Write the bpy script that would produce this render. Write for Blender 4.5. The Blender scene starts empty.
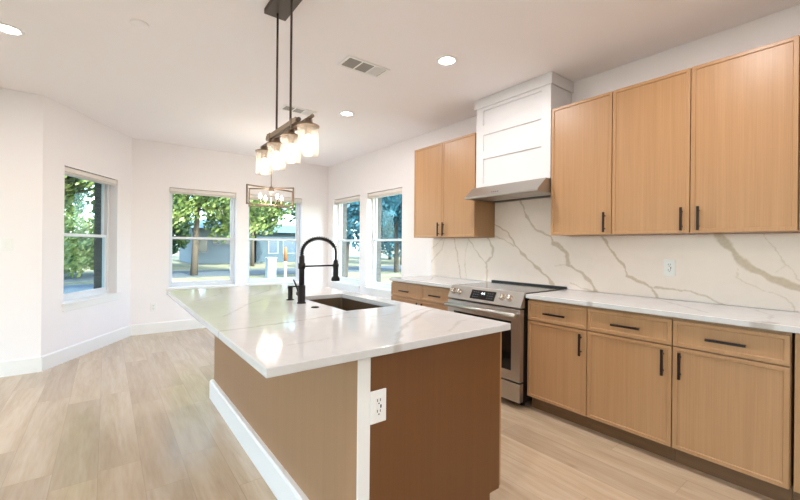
import bpy, math, random
import numpy as np
from mathutils import Vector, Matrix

# ------------------------------------------------------------------ camera, sky, sun, exposure
SC = bpy.context.scene
COL = SC.collection
cam = bpy.data.cameras.new('camera')
cam.sensor_fit = 'HORIZONTAL'; cam.sensor_width = 36.0
cam.lens = 384.87 / 800 * 36.0
cam.shift_y = -3.75 / 800
cam.clip_start = 0.05; cam.clip_end = 400
camo = bpy.data.objects.new('camera', cam); COL.objects.link(camo)
camo.matrix_world = (Matrix.Translation((-3.2882, 0, 1.2826)) @ Matrix.Rotation(math.radians(-37.3693), 4, 'Z')
                     @ Matrix.Rotation(math.radians(90), 4, 'X') @ Matrix.Rotation(math.radians(0.5558), 4, 'Z'))
SC.camera = camo
SC.view_settings.view_transform = 'Standard'
SC.view_settings.look = 'None'
SC.view_settings.gamma = 1
SC.view_settings.use_curve_mapping = False
SC.view_settings.exposure = 0.90

SUN_DIR = Vector((0.05, -0.78, 0.62)).normalized()      # towards the sun
world = bpy.data.worlds.new('sky'); SC.world = world; world.use_nodes = True
wn = world.node_tree; wn.nodes.clear()
sky = wn.nodes.new('ShaderNodeTexSky'); sky.sky_type = 'NISHITA'; sky.sun_disc = False
sky.sun_elevation = math.radians(40); sky.sun_rotation = math.radians(173); sky.dust_density = 2.0; sky.air_density = 1.0
bg = wn.nodes.new('ShaderNodeBackground'); bg.inputs['Strength'].default_value = 0.95
wo = wn.nodes.new('ShaderNodeOutputWorld')
wn.links.new(sky.outputs[0], bg.inputs[0]); wn.links.new(bg.outputs[0], wo.inputs[0])
sl = bpy.data.lights.new('sun', 'SUN'); sl.energy = 8.5; sl.angle = math.radians(0.6); sl.color = (1, 0.93, 0.8)
so = bpy.data.objects.new('sun', sl); COL.objects.link(so)
so.rotation_euler = SUN_DIR.to_track_quat('Z', 'Y').to_euler()
so.location = (0, -10, 20)

CAN_POWER = 8.5
CAN_COLOR = (1.0, 0.955, 0.95)
CHANDELIER_POWER = 10.0
H = 2.754

# ------------------------------------------------------------------ materials
def s2l(c):
    return tuple(((x / 255) / 12.92 if x / 255 <= 0.04045 else ((x / 255 + 0.055) / 1.055) ** 2.4) for x in c) + (1,)
class N:
    def __init__(s, name):
        s.m = bpy.data.materials.new(name); s.m.use_nodes = True; s.t = s.m.node_tree
        s.b = s.t.nodes['Principled BSDF']; s.o = s.t.nodes['Material Output']
    def new(s, typ, **kw):
        n = s.t.nodes.new(typ)
        for k, v in kw.items():
            if k.startswith('_'): setattr(n, k[1:], v)
        return n
    def l(s, a, b): s.t.links.new(a, b)
    def math(s, op, a, b=None, c=None):
        n = s.t.nodes.new('ShaderNodeMath'); n.operation = op
        for i, x in enumerate((a, b, c)):
            if x is None: continue
            if hasattr(x, 'is_output'): s.l(x, n.inputs[i])
            else: n.inputs[i].default_value = x
        return n.outputs[0]
    def mix(s, f, a, b):
        n = s.t.nodes.new('ShaderNodeMix'); n.data_type = 'RGBA'
        for i, x in ((0, f), (6, a), (7, b)):
            if hasattr(x, 'is_output'): s.l(x, n.inputs[i])
            else: n.inputs[i].default_value = x
        return n.outputs[2]
    def ramp(s, f, stops):
        n = s.t.nodes.new('ShaderNodeValToRGB'); e = n.color_ramp.elements
        while len(e) < len(stops): e.new(0.5)
        for el, (p, c) in zip(e, stops): el.position = p; el.color = c
        s.l(f, n.inputs[0]); return n.outputs[0]
    def coord(s, which='Object', scale=(1, 1, 1), rot=(0, 0, 0)):
        tc = s.t.nodes.new('ShaderNodeTexCoord'); mp = s.t.nodes.new('ShaderNodeMapping')
        mp.inputs['Scale'].default_value = scale; mp.inputs['Rotation'].default_value = rot
        s.l(tc.outputs[which], mp.inputs[0]); return mp.outputs[0]
    def noise(s, vec, scale, detail=3, rough=0.5, dist=0.0):
        n = s.t.nodes.new('ShaderNodeTexNoise'); n.inputs['Scale'].default_value = scale
        n.inputs['Detail'].default_value = detail; n.inputs['Roughness'].default_value = rough
        n.inputs['Distortion'].default_value = dist
        s.l(vec, n.inputs['Vector']); return n.outputs['Fac']
    def bump(s, h, strength, dist=0.01):
        n = s.t.nodes.new('ShaderNodeBump'); n.inputs['Strength'].default_value = strength
        n.inputs['Distance'].default_value = dist; s.l(h, n.inputs['Height']); s.l(n.outputs[0], s.b.inputs['Normal'])
    def set(s, **kw):
        for k, v in kw.items():
            k = k.replace('_', ' ')
            if hasattr(v, 'is_output'): s.l(v, s.b.inputs[k])
            else: s.b.inputs[k].default_value = v
        return s

def plain(name, rgb, rough=0.5, metal=0.0, var=0.04, nscale=6.0, bump=0.0, **kw):
    n = N(name); c = s2l(rgb); v = n.noise(n.coord(), nscale, 3)
    lo = tuple(x * (1 - var) for x in c[:3]) + (1,); hi = tuple(min(1, x * (1 + var)) for x in c[:3]) + (1,)
    n.set(Base_Color=n.mix(v, lo, hi), Roughness=rough, Metallic=metal, **kw)
    if bump: n.bump(n.noise(n.coord(), nscale * 30, 2), bump, 0.002)
    return n.m

M = {}
M['wall'] = plain('white_wall_paint', (245, 239, 239), 0.75, var=0.012, nscale=2, bump=0.06)
M['ceiling'] = plain('white_ceiling_paint', (250, 245, 246), 0.85, var=0.012, nscale=2, bump=0.08)
M['trim'] = plain('white_trim_paint', (240, 238, 235), 0.35, var=0.01)
M['hood_paint'] = plain('white_hood_paint', (222, 219, 219), 0.4, var=0.01)
M['vinyl'] = plain('white_window_vinyl', (230, 232, 235), 0.3, var=0.01)
M['blind'] = plain('pale_blind_slats', (232, 224, 216), 0.5, var=0.02)
M['black'] = plain('matte_black_metal', (30, 27, 26), 0.42, 0.6, var=0.1)
M['bronze'] = plain('dark_bronze_metal', (84, 72, 62), 0.5, 0.5, var=0.1)
M['bar_pull'] = plain('dark_brown_bar_metal', (42, 32, 27), 0.4, 0.5, var=0.1)
M['bloom_bronze'] = plain('bloom_lightened_bronze', (128, 108, 90), 0.45, 0.4, var=0.1)  # bronze lightened to carry the bloom around the lit bulbs
M['steel'] = plain('brushed_stainless_steel', (188, 184, 178), 0.28, 0.95, var=0.05, nscale=12)
M['steel_light'] = plain('pale_stainless_steel', (172, 167, 160), 0.33, 0.85, var=0.04)
M['knob'] = plain('polished_knob_steel', (214, 206, 196), 0.2, 1.0, var=0.03)
M['black_glass'] = plain('black_glass', (14, 14, 16), 0.07, 0.0, var=0.1)
M['cooktop'] = plain('grey_glass_cooktop', (60, 56, 53), 0.12, 0.0, var=0.05)
M['black_paint'] = plain('black_enamel', (20, 18, 18), 0.4, var=0.1)
M['sink'] = plain('brown_grey_sink_steel', (122, 104, 84), 0.38, 0.6, var=0.08)
M['plate'] = plain('white_plastic_plate', (240, 238, 235), 0.35, var=0.01)
M['slot'] = plain('dark_slot', (60, 58, 58), 0.6)
M['grille'] = plain('shaded_vent_louver', (150, 143, 136), 0.5)
M['vent_dark'] = plain('dark_vent_cavity', (70, 66, 62), 0.8)
M['concrete_box'] = plain('white_pedestal_plastic', (142, 145, 146), 0.5)
M['orange'] = plain('orange_marker_plastic', (137, 82, 39), 0.5)
M['bark'] = plain('tree_bark', (80, 68, 57), 0.9, var=0.35, nscale=8, bump=0.5)
M['pole_wood'] = plain('weathered_pole_wood', (56, 60, 63), 0.9, var=0.2)
M['house_blue'] = plain('pale_blue_siding', (111, 120, 127), 0.7, var=0.03)
M['house_slate'] = plain('slate_blue_siding', (55, 71, 82), 0.7, var=0.05)
M['house_roof'] = plain('blue_grey_metal_roof', (84, 104, 110), 0.5, var=0.06)
M['house_window'] = plain('dark_house_window', (52, 72, 92), 0.15)
M['house_trim'] = plain('white_house_trim', (123, 125, 127), 0.6)
M['road'] = plain('grey_asphalt', (68, 72, 76), 0.9, var=0.1, nscale=3)
M['roofing'] = plain('brown_roof_shingle', (96, 88, 82), 0.9, var=0.2)

def wood(name, dark, mid, light, rough=0.38, axis='Z', seedscale=1.0):
    n = N(name)
    sc = {'Z': (1, 1, 0.012), 'Y': (1, 0.045, 1), 'X': (0.045, 1, 1)}[axis]
    tc = n.t.nodes.new('ShaderNodeTexCoord'); oi = n.t.nodes.new('ShaderNodeObjectInfo')
    add = n.t.nodes.new('ShaderNodeVectorMath'); add.operation = 'ADD'
    sclv = n.t.nodes.new('ShaderNodeVectorMath'); sclv.operation = 'SCALE'
    comb = n.t.nodes.new('ShaderNodeCombineXYZ')
    for i in range(3): n.l(oi.outputs['Random'], comb.inputs[i])
    n.l(comb.outputs[0], sclv.inputs[0]); sclv.inputs['Scale'].default_value = 7.3
    n.l(tc.outputs['Object'], add.inputs[0]); n.l(sclv.outputs[0], add.inputs[1])
    mp = n.t.nodes.new('ShaderNodeMapping'); mp.inputs['Scale'].default_value = sc; n.l(add.outputs[0], mp.inputs[0])
    g = n.noise(mp.outputs[0], 190, 4, 0.62)
    b = n.noise(mp.outputs[0], 40, 2, 0.5, 0.1)
    v = n.math('ADD', n.math('MULTIPLY', g, 0.62), n.math('MULTIPLY', b, 0.38))
    c = n.ramp(v, [(0.34, s2l(dark)), (0.5, s2l(mid)), (0.66, s2l(light))])
    n.set(Base_Color=c, Roughness=rough)
    n.b.inputs['Specular IOR Level'].default_value = 0.45
    n.bump(g, 0.12, 0.001)
    return n.m
M['wood'] = wood('light_oak_cabinet_wood', (171, 129, 89), (178, 136, 95), (185, 143, 102))
M['wood_shaded'] = wood('shade_darkened_oak', (107, 67, 34), (111, 70, 36), (115, 73, 39))  # oak darkened for the low light on the island's near end
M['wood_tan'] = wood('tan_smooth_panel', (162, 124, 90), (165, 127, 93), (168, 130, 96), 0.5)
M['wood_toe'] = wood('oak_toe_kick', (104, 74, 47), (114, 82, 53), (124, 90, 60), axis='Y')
M['beam_wood'] = wood('glow_lightened_beam_wood', (120, 98, 78), (146, 122, 100), (166, 144, 120), axis='Y')  # beam wood lightened to imitate the glow of the lamps below

def floor_mat():
    n = N('pale_oak_plank_floor')
    tc = n.t.nodes.new('ShaderNodeTexCoord'); sp = n.t.nodes.new('ShaderNodeSeparateXYZ'); n.l(tc.outputs['Object'], sp.inputs[0])
    W, L = 0.2, 1.35
    xr = n.math('DIVIDE', n.math('ADD', sp.outputs[0], 0.115), W)
    row = n.math('FLOOR', xr)
    wn_ = n.t.nodes.new('ShaderNodeTexWhiteNoise'); wn_.noise_dimensions = '1D'; n.l(row, wn_.inputs['W'])
    yo = n.math('ADD', n.math('DIVIDE', sp.outputs[1], L), n.math('MULTIPLY', wn_.outputs['Value'], 5.0))
    colm = n.math('FLOOR', yo)
    idc = n.t.nodes.new('ShaderNodeCombineXYZ'); n.l(row, idc.inputs[0]); n.l(colm, idc.inputs[1])
    w2 = n.t.nodes.new('ShaderNodeTexWhiteNoise'); w2.noise_dimensions = '2D'; n.l(idc.outputs[0], w2.inputs['Vector'])
    tone = w2.outputs['Value']
    fx = n.math('FRACT', xr); fy = n.math('FRACT', yo)
    ex = n.math('MULTIPLY', n.math('MINIMUM', fx, n.math('SUBTRACT', 1.0, fx)), W)
    ey = n.math('MULTIPLY', n.math('MINIMUM', fy, n.math('SUBTRACT', 1.0, fy)), L)
    gap = n.math('LESS_THAN', n.math('MINIMUM', ex, ey), 0.0016)
    # grain shifted per plank
    off = n.t.nodes.new('ShaderNodeVectorMath'); off.operation = 'SCALE'; n.l(w2.outputs['Color'], off.inputs[0]); off.inputs['Scale'].default_value = 9.0
    ad = n.t.nodes.new('ShaderNodeVectorMath'); ad.operation = 'ADD'; n.l(tc.outputs['Object'], ad.inputs[0]); n.l(off.outputs[0], ad.inputs[1])
    mp = n.t.nodes.new('ShaderNodeMapping'); mp.inputs['Scale'].default_value = (1, 0.09, 1); n.l(ad.outputs[0], mp.inputs[0])
    mp2 = n.t.nodes.new('ShaderNodeMapping'); mp2.inputs['Scale'].default_value = (1.5, 0.14, 1); n.l(ad.outputs[0], mp2.inputs[0])
    g1 = n.noise(mp.outputs[0], 55, 5, 0.6, 0.3); g2 = n.noise(mp2.outputs[0], 7, 3, 0.55, 0.8)
    kn = n.t.nodes.new('ShaderNodeTexVoronoi'); kn.inputs['Scale'].default_value = 2.6
    mp3 = n.t.nodes.new('ShaderNodeMapping'); mp3.inputs['Scale'].default_value = (1.6, 0.8, 1); n.l(ad.outputs[0], mp3.inputs[0]); n.l(mp3.outputs[0], kn.inputs['Vector'])
    knot = n.ramp(kn.outputs['Distance'], [(0.0, (1, 1, 1, 1)), (0.035, (0.6, 0.6, 0.6, 1)), (0.09, (0, 0, 0, 1))])
    v = n.math('ADD', n.math('MULTIPLY', g1, 0.4), n.math('MULTIPLY', g2, 0.6))
    base = n.ramp(v, [(0.28, s2l((176, 153, 126))), (0.5, s2l((195, 173, 146))), (0.72, s2l((210, 191, 167)))])
    c1 = n.mix(tone, base, s2l((226, 206, 182)))
    mm = n.t.nodes.new('ShaderNodeMix'); mm.data_type = 'RGBA'; mm.blend_type = 'MULTIPLY'; mm.inputs[0].default_value = 1
    n.l(base, mm.inputs[6])
    tn = n.ramp(tone, [(0.0, (0.86, 0.84, 0.83, 1)), (0.5, (0.97, 0.965, 0.96, 1)), (1.0, (1.05, 1.04, 1.02, 1))])
    n.l(tn, mm.inputs[7])
    c2 = n.mix(n.math('MULTIPLY', knot, 0.75), mm.outputs[2], s2l((150, 120, 92)))
    c3 = n.mix(n.math('MULTIPLY', gap, 0.4), c2, s2l((150, 126, 102)))
    n.set(Base_Color=c3, Roughness=n.math('ADD', 0.16, n.math('MULTIPLY', g2, 0.10)))
    n.bump(n.math('SUBTRACT', g1, n.math('MULTIPLY', gap, 2.0)), 0.06, 0.002)
    return n.m
M['floor'] = floor_mat()

def marble(name, base, vein, rough, cloud=0.5, spec=0.5):
    n = N(name)
    at = n.t.nodes.new('ShaderNodeAttribute'); at.attribute_name = 'vein'
    co = n.coord()
    nz = n.noise(co, 3.0, 4, 0.55, 1.2)
    soft = n.ramp(nz, [(0.45, (0, 0, 0, 1)), (0.52, (1, 1, 1, 1)), (0.58, (0, 0, 0, 1))])
    b = n.mix(n.math('MULTIPLY', soft, 0.10 * cloud), s2l(base), s2l(vein))
    f2 = n.noise(co, 60, 3)
    fac = n.math('MULTIPLY', at.outputs['Fac'], n.math('ADD', 0.65, n.math('MULTIPLY', f2, 0.6)))
    n.set(Base_Color=n.mix(fac, b, s2l(vein)), Roughness=rough)
    n.b.inputs['Specular IOR Level'].default_value = spec
    return n.m
M['splash'] = marble('gold_veined_stone_slab', (244, 228, 217), (204, 182, 156), 0.22)
M['counter'] = marble('white_quartz_top', (210, 208, 207), (158, 146, 134), 0.075, 0.7, 0.12)

def brick_mat():
    n = N('pale_brick')
    bk = n.t.nodes.new('ShaderNodeTexBrick'); n.l(n.coord('Object', (1, 1, 1), (math.radians(90), 0, 0)), bk.inputs['Vector'])
    bk.inputs['Color1'].default_value = s2l((100, 94, 87)); bk.inputs['Color2'].default_value = s2l((89, 83, 77))
    bk.inputs['Mortar'].default_value = s2l((108, 105, 102)); bk.inputs['Scale'].default_value = 5
    n.set(Base_Color=bk.outputs[0], Roughness=0.9); return n.m
M['brick'] = brick_mat()

def lawn_mat():
    n = N('dry_lawn')
    co = n.coord()
    a = n.noise(co, 0.35, 4, 0.6); b = n.noise(co, 9, 4, 0.7)
    v = n.math('ADD', n.math('MULTIPLY', a, 0.6), n.math('MULTIPLY', b, 0.4))
    n.set(Base_Color=n.ramp(v, [(0.36, s2l((76, 79, 52))), (0.5, s2l((111, 104, 76))), (0.64, s2l((142, 130, 104)))]), Roughness=0.95)
    n.bump(b, 0.6, 0.05); return n.m
M['lawn'] = lawn_mat()

def leaf_mat(name, dark, mid, light):
    n = N(name)
    v = n.noise(n.coord(), 1.3, 4, 0.7)
    c = n.ramp(v, [(0.32, s2l(dark)), (0.5, s2l(mid)), (0.68, s2l(light))])  # dark stop is teal to paint the shadow hue of foliage
    n.set(Base_Color=c, Roughness=0.55)
    tr = n.t.nodes.new('ShaderNodeBsdfTranslucent'); n.l(c, tr.inputs[0])
    mx = n.t.nodes.new('ShaderNodeMixShader'); mx.inputs[0].default_value = 0.45
    n.l(n.b.outputs[0], mx.inputs[1]); n.l(tr.outputs[0], mx.inputs[2]); n.l(mx.outputs[0], n.o.inputs[0])
    return n.m
M['leaf_yellow'] = leaf_mat('yellow_green_leaves', (52, 84, 70), (120, 137, 73), (166, 168, 106))
M['leaf_green'] = leaf_mat('mid_green_leaves', (40, 73, 70), (86, 111, 68), (127, 138, 84))
M['leaf_teal'] = leaf_mat('shaded_blue_green_leaves', (18, 66, 82), (29, 91, 107), (80, 124, 130))  # shade on the right-hand trees put into a darker teal leaf colour

def glass_mat():
    n = N('window_glass')
    tp = n.t.nodes.new('ShaderNodeBsdfTransparent'); tp.inputs[0].default_value = (0.86, 0.96, 0.98, 1)
    gl = n.t.nodes.new('ShaderNodeBsdfGlossy'); gl.inputs['Roughness'].default_value = 0.02
    fr = n.t.nodes.new('ShaderNodeFresnel'); fr.inputs[0].default_value = 1.4
    mx = n.t.nodes.new('ShaderNodeMixShader'); n.l(n.math('MULTIPLY', fr.outputs[0], 0.06), mx.inputs[0])
    n.l(tp.outputs[0], mx.inputs[1]); n.l(gl.outputs[0], mx.inputs[2]); n.l(mx.outputs[0], n.o.inputs[0])
    return n.m
M['glass'] = glass_mat()
def shade_mat():
    n = N('seeded_shade_glass')
    tp = n.t.nodes.new('ShaderNodeBsdfTransparent'); tp.inputs[0].default_value = (1, 0.98, 0.95, 1)
    df = n.t.nodes.new('ShaderNodeBsdfTranslucent'); df.inputs[0].default_value = (1, 0.95, 0.87, 1)
    gl = n.t.nodes.new('ShaderNodeBsdfGlossy'); gl.inputs['Roughness'].default_value = 0.12
    sd = n.noise(n.coord(), 160, 2)
    m1 = n.t.nodes.new('ShaderNodeMixShader'); n.l(n.math('ADD', 0.05, n.math('MULTIPLY', sd, 0.10)), m1.inputs[0])
    n.l(tp.outputs[0], m1.inputs[1]); n.l(df.outputs[0], m1.inputs[2])
    m2 = n.t.nodes.new('ShaderNodeMixShader'); m2.inputs[0].default_value = 0.08
    n.l(m1.outputs[0], m2.inputs[1]); n.l(gl.outputs[0], m2.inputs[2]); n.l(m2.outputs[0], n.o.inputs[0])
    return n.m
M['shade'] = shade_mat()
def emit(name, col, st):
    n = N(name); n.set(Base_Color=col + (1,), Emission_Color=col + (1,), Emission_Strength=st); return n.m
M['can_glow'] = emit('lit_led_diffuser', (0.95, 0.98, 1.0), 14)
M['bulb'] = emit('lit_warm_bulb', (1.0, 0.90, 0.76), 11)
M['candle_bulb'] = emit('lit_candle_bulb', (1.0, 0.86, 0.66), 16)
M['digits'] = emit('lit_display_digits', (0.85, 0.93, 1.0), 1.6)

# ------------------------------------------------------------------ geometry helpers
class G:
    def __init__(s): s.v = []; s.f = []; s.mi = []; s.cur = 0; s.sm = []
    def mat(s, i): s.cur = i; return s
    def face(s, pts, smooth=False):
        b = len(s.v); s.v += [tuple(p) for p in pts]; s.f.append(tuple(range(b, b + len(pts)))); s.mi.append(s.cur); s.sm.append(smooth)
    def box(s, x0, x1, y0, y1, z0, z1):
        if x0 > x1: x0, x1 = x1, x0
        if y0 > y1: y0, y1 = y1, y0
        if z0 > z1: z0, z1 = z1, z0
        s.hexa([(x0, y0, z0), (x1, y0, z0), (x1, y1, z0), (x0, y1, z0), (x0, y0, z1), (x1, y0, z1), (x1, y1, z1), (x0, y1, z1)])
        return s
    def hexa(s, p):
        b = len(s.v); s.v += [tuple(q) for q in p]
        for q in ((0, 3, 2, 1), (4, 5, 6, 7), (0, 1, 5, 4), (1, 2, 6, 5), (2, 3, 7, 6), (3, 0, 4, 7)):
            s.f.append(tuple(b + i for i in q)); s.mi.append(s.cur); s.sm.append(False)
    def bar(s, p, q, w, h=None, up=(0, 0, 1)):
        """square bar from p to q"""
        h = h or w; p = Vector(p); q = Vector(q); d = (q - p).normalized(); u = Vector(up)
        if abs(d.dot(u)) > 0.99: u = Vector((0, 1, 0))
        r = d.cross(u).normalized(); u = r.cross(d).normalized()
        a = [p + r * sx * w / 2 + u * sz * h / 2 for sx, sz in ((-1, -1), (1, -1), (1, 1), (-1, 1))]
        b = [q + r * sx * w / 2 + u * sz * h / 2 for sx, sz in ((-1, -1), (1, -1), (1, 1), (-1, 1))]
        s.hexa(a + b); return s
    def tube(s, pts, rad, seg=14, caps=True):
        pts = [Vector(p) for p in pts]; n = len(pts)
        rr = rad if isinstance(rad, (list, tuple)) else [rad] * n
        base = len(s.v); up = None
        for i, p in enumerate(pts):
            d = (pts[min(i + 1, n - 1)] - pts[max(i - 1, 0)])
            if d.length < 1e-9: d = Vector((0, 0, 1))
            d.normalize()
            if up is None:
                up = Vector((0, 0, 1)) if abs(d.z) < 0.9 else Vector((1, 0, 0))
            r = d.cross(up)
            if r.length < 1e-6: r = d.orthogonal()
            r.normalize(); up = r.cross(d).normalized()
            for k in range(seg):
                a = 2 * math.pi * k / seg
                s.v.append(tuple(p + (r * math.cos(a) + up * math.sin(a)) * rr[i]))
        for i in range(n - 1):
            for k in range(seg):
                k2 = (k + 1) % seg
                s.f.append((base + i * seg + k, base + i * seg + k2, base + (i + 1) * seg + k2, base + (i + 1) * seg + k)); s.mi.append(s.cur); s.sm.append(True)
        if caps:
            s.f.append(tuple(base + k for k in reversed(range(seg)))); s.mi.append(s.cur); s.sm.append(False)
            s.f.append(tuple(base + (n - 1) * seg + k for k in range(seg))); s.mi.append(s.cur); s.sm.append(False)
        return s
    def cyl(s, p, q, r, seg=20): return s.tube([p, q], r, seg)
    def lathe(s, c, prof, seg=28, axis=(0, 0, 1)):
        """prof: (radius, height) pairs along axis from c"""
        ax = Vector(axis).normalized(); a1 = ax.orthogonal().normalized(); a2 = ax.cross(a1); c = Vector(c); base = len(s.v)
        for r, h in prof:
            for k in range(seg):
                a = 2 * math.pi * k / seg
                s.v.append(tuple(c + ax * h + (a1 * math.cos(a) + a2 * math.sin(a)) * max(r, 1e-5)))
        for i in range(len(prof) - 1):
            for k in range(seg):
                k2 = (k + 1) % seg
                s.f.append((base + i * seg + k, base + i * seg + k2, base + (i + 1) * seg + k2, base + (i + 1) * seg + k)); s.mi.append(s.cur); s.sm.append(True)
        return s
    def prism(s, prof, y0, y1):
        """profile of (x, z) extruded along y"""
        n = len(prof); b = len(s.v)
        s.v += [(x, y0, z) for x, z in prof] + [(x, y1, z) for x, z in prof]
        for i in range(n):
            j = (i + 1) % n; s.f.append((b + i, b + j, b + n + j, b + n + i)); s.mi.append(s.cur); s.sm.append(False)
        s.f.append(tuple(b + i for i in reversed(range(n)))); s.mi.append(s.cur); s.sm.append(False)
        s.f.append(tuple(b + n + i for i in range(n))); s.mi.append(s.cur); s.sm.append(False)
        return s
    def build(s, name, mats, parent=None, bevel=0.0, origin=None, segs=2):
        if not isinstance(mats, (list, tuple)): mats = [mats]
        o_ = Vector(origin) if origin is not None else Vector((0, 0, 0))
        if parent is not None: o_ = Vector(parent.get('_base', (0, 0, 0)))
        me = bpy.data.meshes.new(name)
        me.from_pydata([tuple(Vector(v) - o_) for v in s.v], [], s.f)
        for m in mats: me.materials.append(M[m] if isinstance(m, str) else m)
        me.polygons.foreach_set('material_index', s.mi)
        me.polygons.foreach_set('use_smooth', s.sm)
        import bmesh
        bm = bmesh.new(); bm.from_mesh(me); bmesh.ops.recalc_face_normals(bm, faces=bm.faces); bm.to_mesh(me); bm.free()
        me.update()
        ob = bpy.data.objects.new(name, me); COL.objects.link(ob)
        if parent is not None: ob.parent = parent; ob['_base'] = tuple(o_)
        else: ob.location = o_; ob['_base'] = tuple(o_)
        if bevel:
            md = ob.modifiers.new('bevel', 'BEVEL'); md.width = bevel; md.segments = segs; md.limit_method = 'ANGLE'; md.angle_limit = math.radians(50)
        return ob

def tag(o, label=None, cat=None, group=None, kind=None):
    if label: o['label'] = label
    if cat: o['category'] = cat
    if group: o['group'] = group
    if kind: o['kind'] = kind
    return o
def thing(name, label, cat, base, group=None):
    o = bpy.data.objects.new(name, None); COL.objects.link(o); o.location = base; o['_base'] = tuple(base)
    o.empty_display_size = 0.05
    return tag(o, label, cat, group)
def copy_tree(o, parent=None):
    c = o.copy(); COL.objects.link(c)
    if parent is not None: c.parent = parent
    for ch in list(o.children): copy_tree(ch, c)
    return c
def light(name, typ, loc, power, color, parent=None, size=0.1, radius=0.03, down=True):
    l = bpy.data.lights.new(name, typ); l.energy = power; l.color = color
    if typ == 'AREA': l.shape = 'DISK'; l.size = size
    else: l.shadow_soft_size = radius
    o = bpy.data.objects.new(name, l); COL.objects.link(o)
    if parent is not None: o.parent = parent; o.location = Vector(loc) - Vector(parent['_base'])
    else: o.location = loc
    return o

# ------------------------------------------------------------------ the setting
L1 = Vector((-3.7956, 5.2179, 0)); L2 = Vector((-3.014, 6.532, 0))
YB = 6.532; YF = -3.6; XW = -7.2
g = G(); g.face([(XW, YF, 0), (0, YF, 0), (0, YB, 0), (-3.014, YB, 0), (-3.7956, 5.2179, 0), (XW, 5.2179, 0)])
g.v2 = None
fl = G().box(XW - 0.3, 0.3, YF - 0.3, YB + 0.3, -0.12, 0.0).build('floor', 'floor'); tag(fl, 'pale oak plank floor', kind='structure')
ce = G().box(XW - 0.3, 0.3, YF - 0.3, YB + 0.3, H, H + 0.1).build('ceiling', 'ceiling'); tag(ce, 'flat white ceiling', kind='structure')
rf = G().box(XW - 0.8, 0.62, YF - 0.8, YB + 0.8, H + 0.12, H + 0.3).build('roof', 'roofing'); tag(rf, 'brown roof slab with eaves', kind='structure')

WT = 0.28; BRK = 0.17
def wall(name, p0, p1, holes, label):
    """interior face from p0 to p1, outward side on the left of p0->p1 ... out vector given by turning right-hand"""
    p0 = Vector((p0[0], p0[1], 0)); p1 = Vector((p1[0], p1[1], 0)); d = p1 - p0; Ln = d.length; d.normalize()
    n = Vector((d.y, -d.x, 0))          # outward
    P = lambda s_, z, w: p0 + d * s_ + n * w + Vector((0, 0, z))
    ss = sorted({0, Ln} | {h[0] for h in holes} | {h[1] for h in holes}); zs = sorted({-0.02, H} | {h[2] for h in holes} | {h[3] for h in holes})
    gg = G()
    inh = lambda a, b: any(h[0] < a < h[1] and h[2] < b < h[3] for h in holes)
    for i in range(len(ss) - 1):
        for j in range(len(zs) - 1):
            if inh((ss[i] + ss[i + 1]) / 2, (zs[j] + zs[j + 1]) / 2): continue
            for w, m in ((0, 0), (WT, 1)):
                gg.mat(m).face([P(ss[i], zs[j], w), P(ss[i + 1], zs[j], w), P(ss[i + 1], zs[j + 1], w), P(ss[i], zs[j + 1], w)])
    for h in holes:
        for w0, w1, m in ((0, BRK, 0), (BRK, WT, 1)):
            gg.mat(m)
            for (a, za), (b, zb) in (((h[0], h[2]), (h[1], h[2])), ((h[1], h[2]), (h[1], h[3])), ((h[1], h[3]), (h[0], h[3])), ((h[0], h[3]), (h[0], h[2]))):
                gg.face([P(a, za, w0), P(b, zb, w0), P(b, zb, w1), P(a, za, w1)])
    for a in (0, Ln):
        gg.mat(1).face([P(a, -0.02, 0), P(a, -0.02, WT), P(a, H, WT), P(a, H, 0)])
    gg.mat(1).face([P(0, H, 0), P(Ln, H, 0), P(Ln, H, WT), P(0, H, WT)])
    gg.face([P(0, -0.02, 0), P(Ln, -0.02, 0), P(Ln, -0.02, WT), P(0, -0.02, WT)])
    ob = gg.build(name, ['wall', 'brick'])
    tag(ob, label, kind='structure')
    return P

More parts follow.
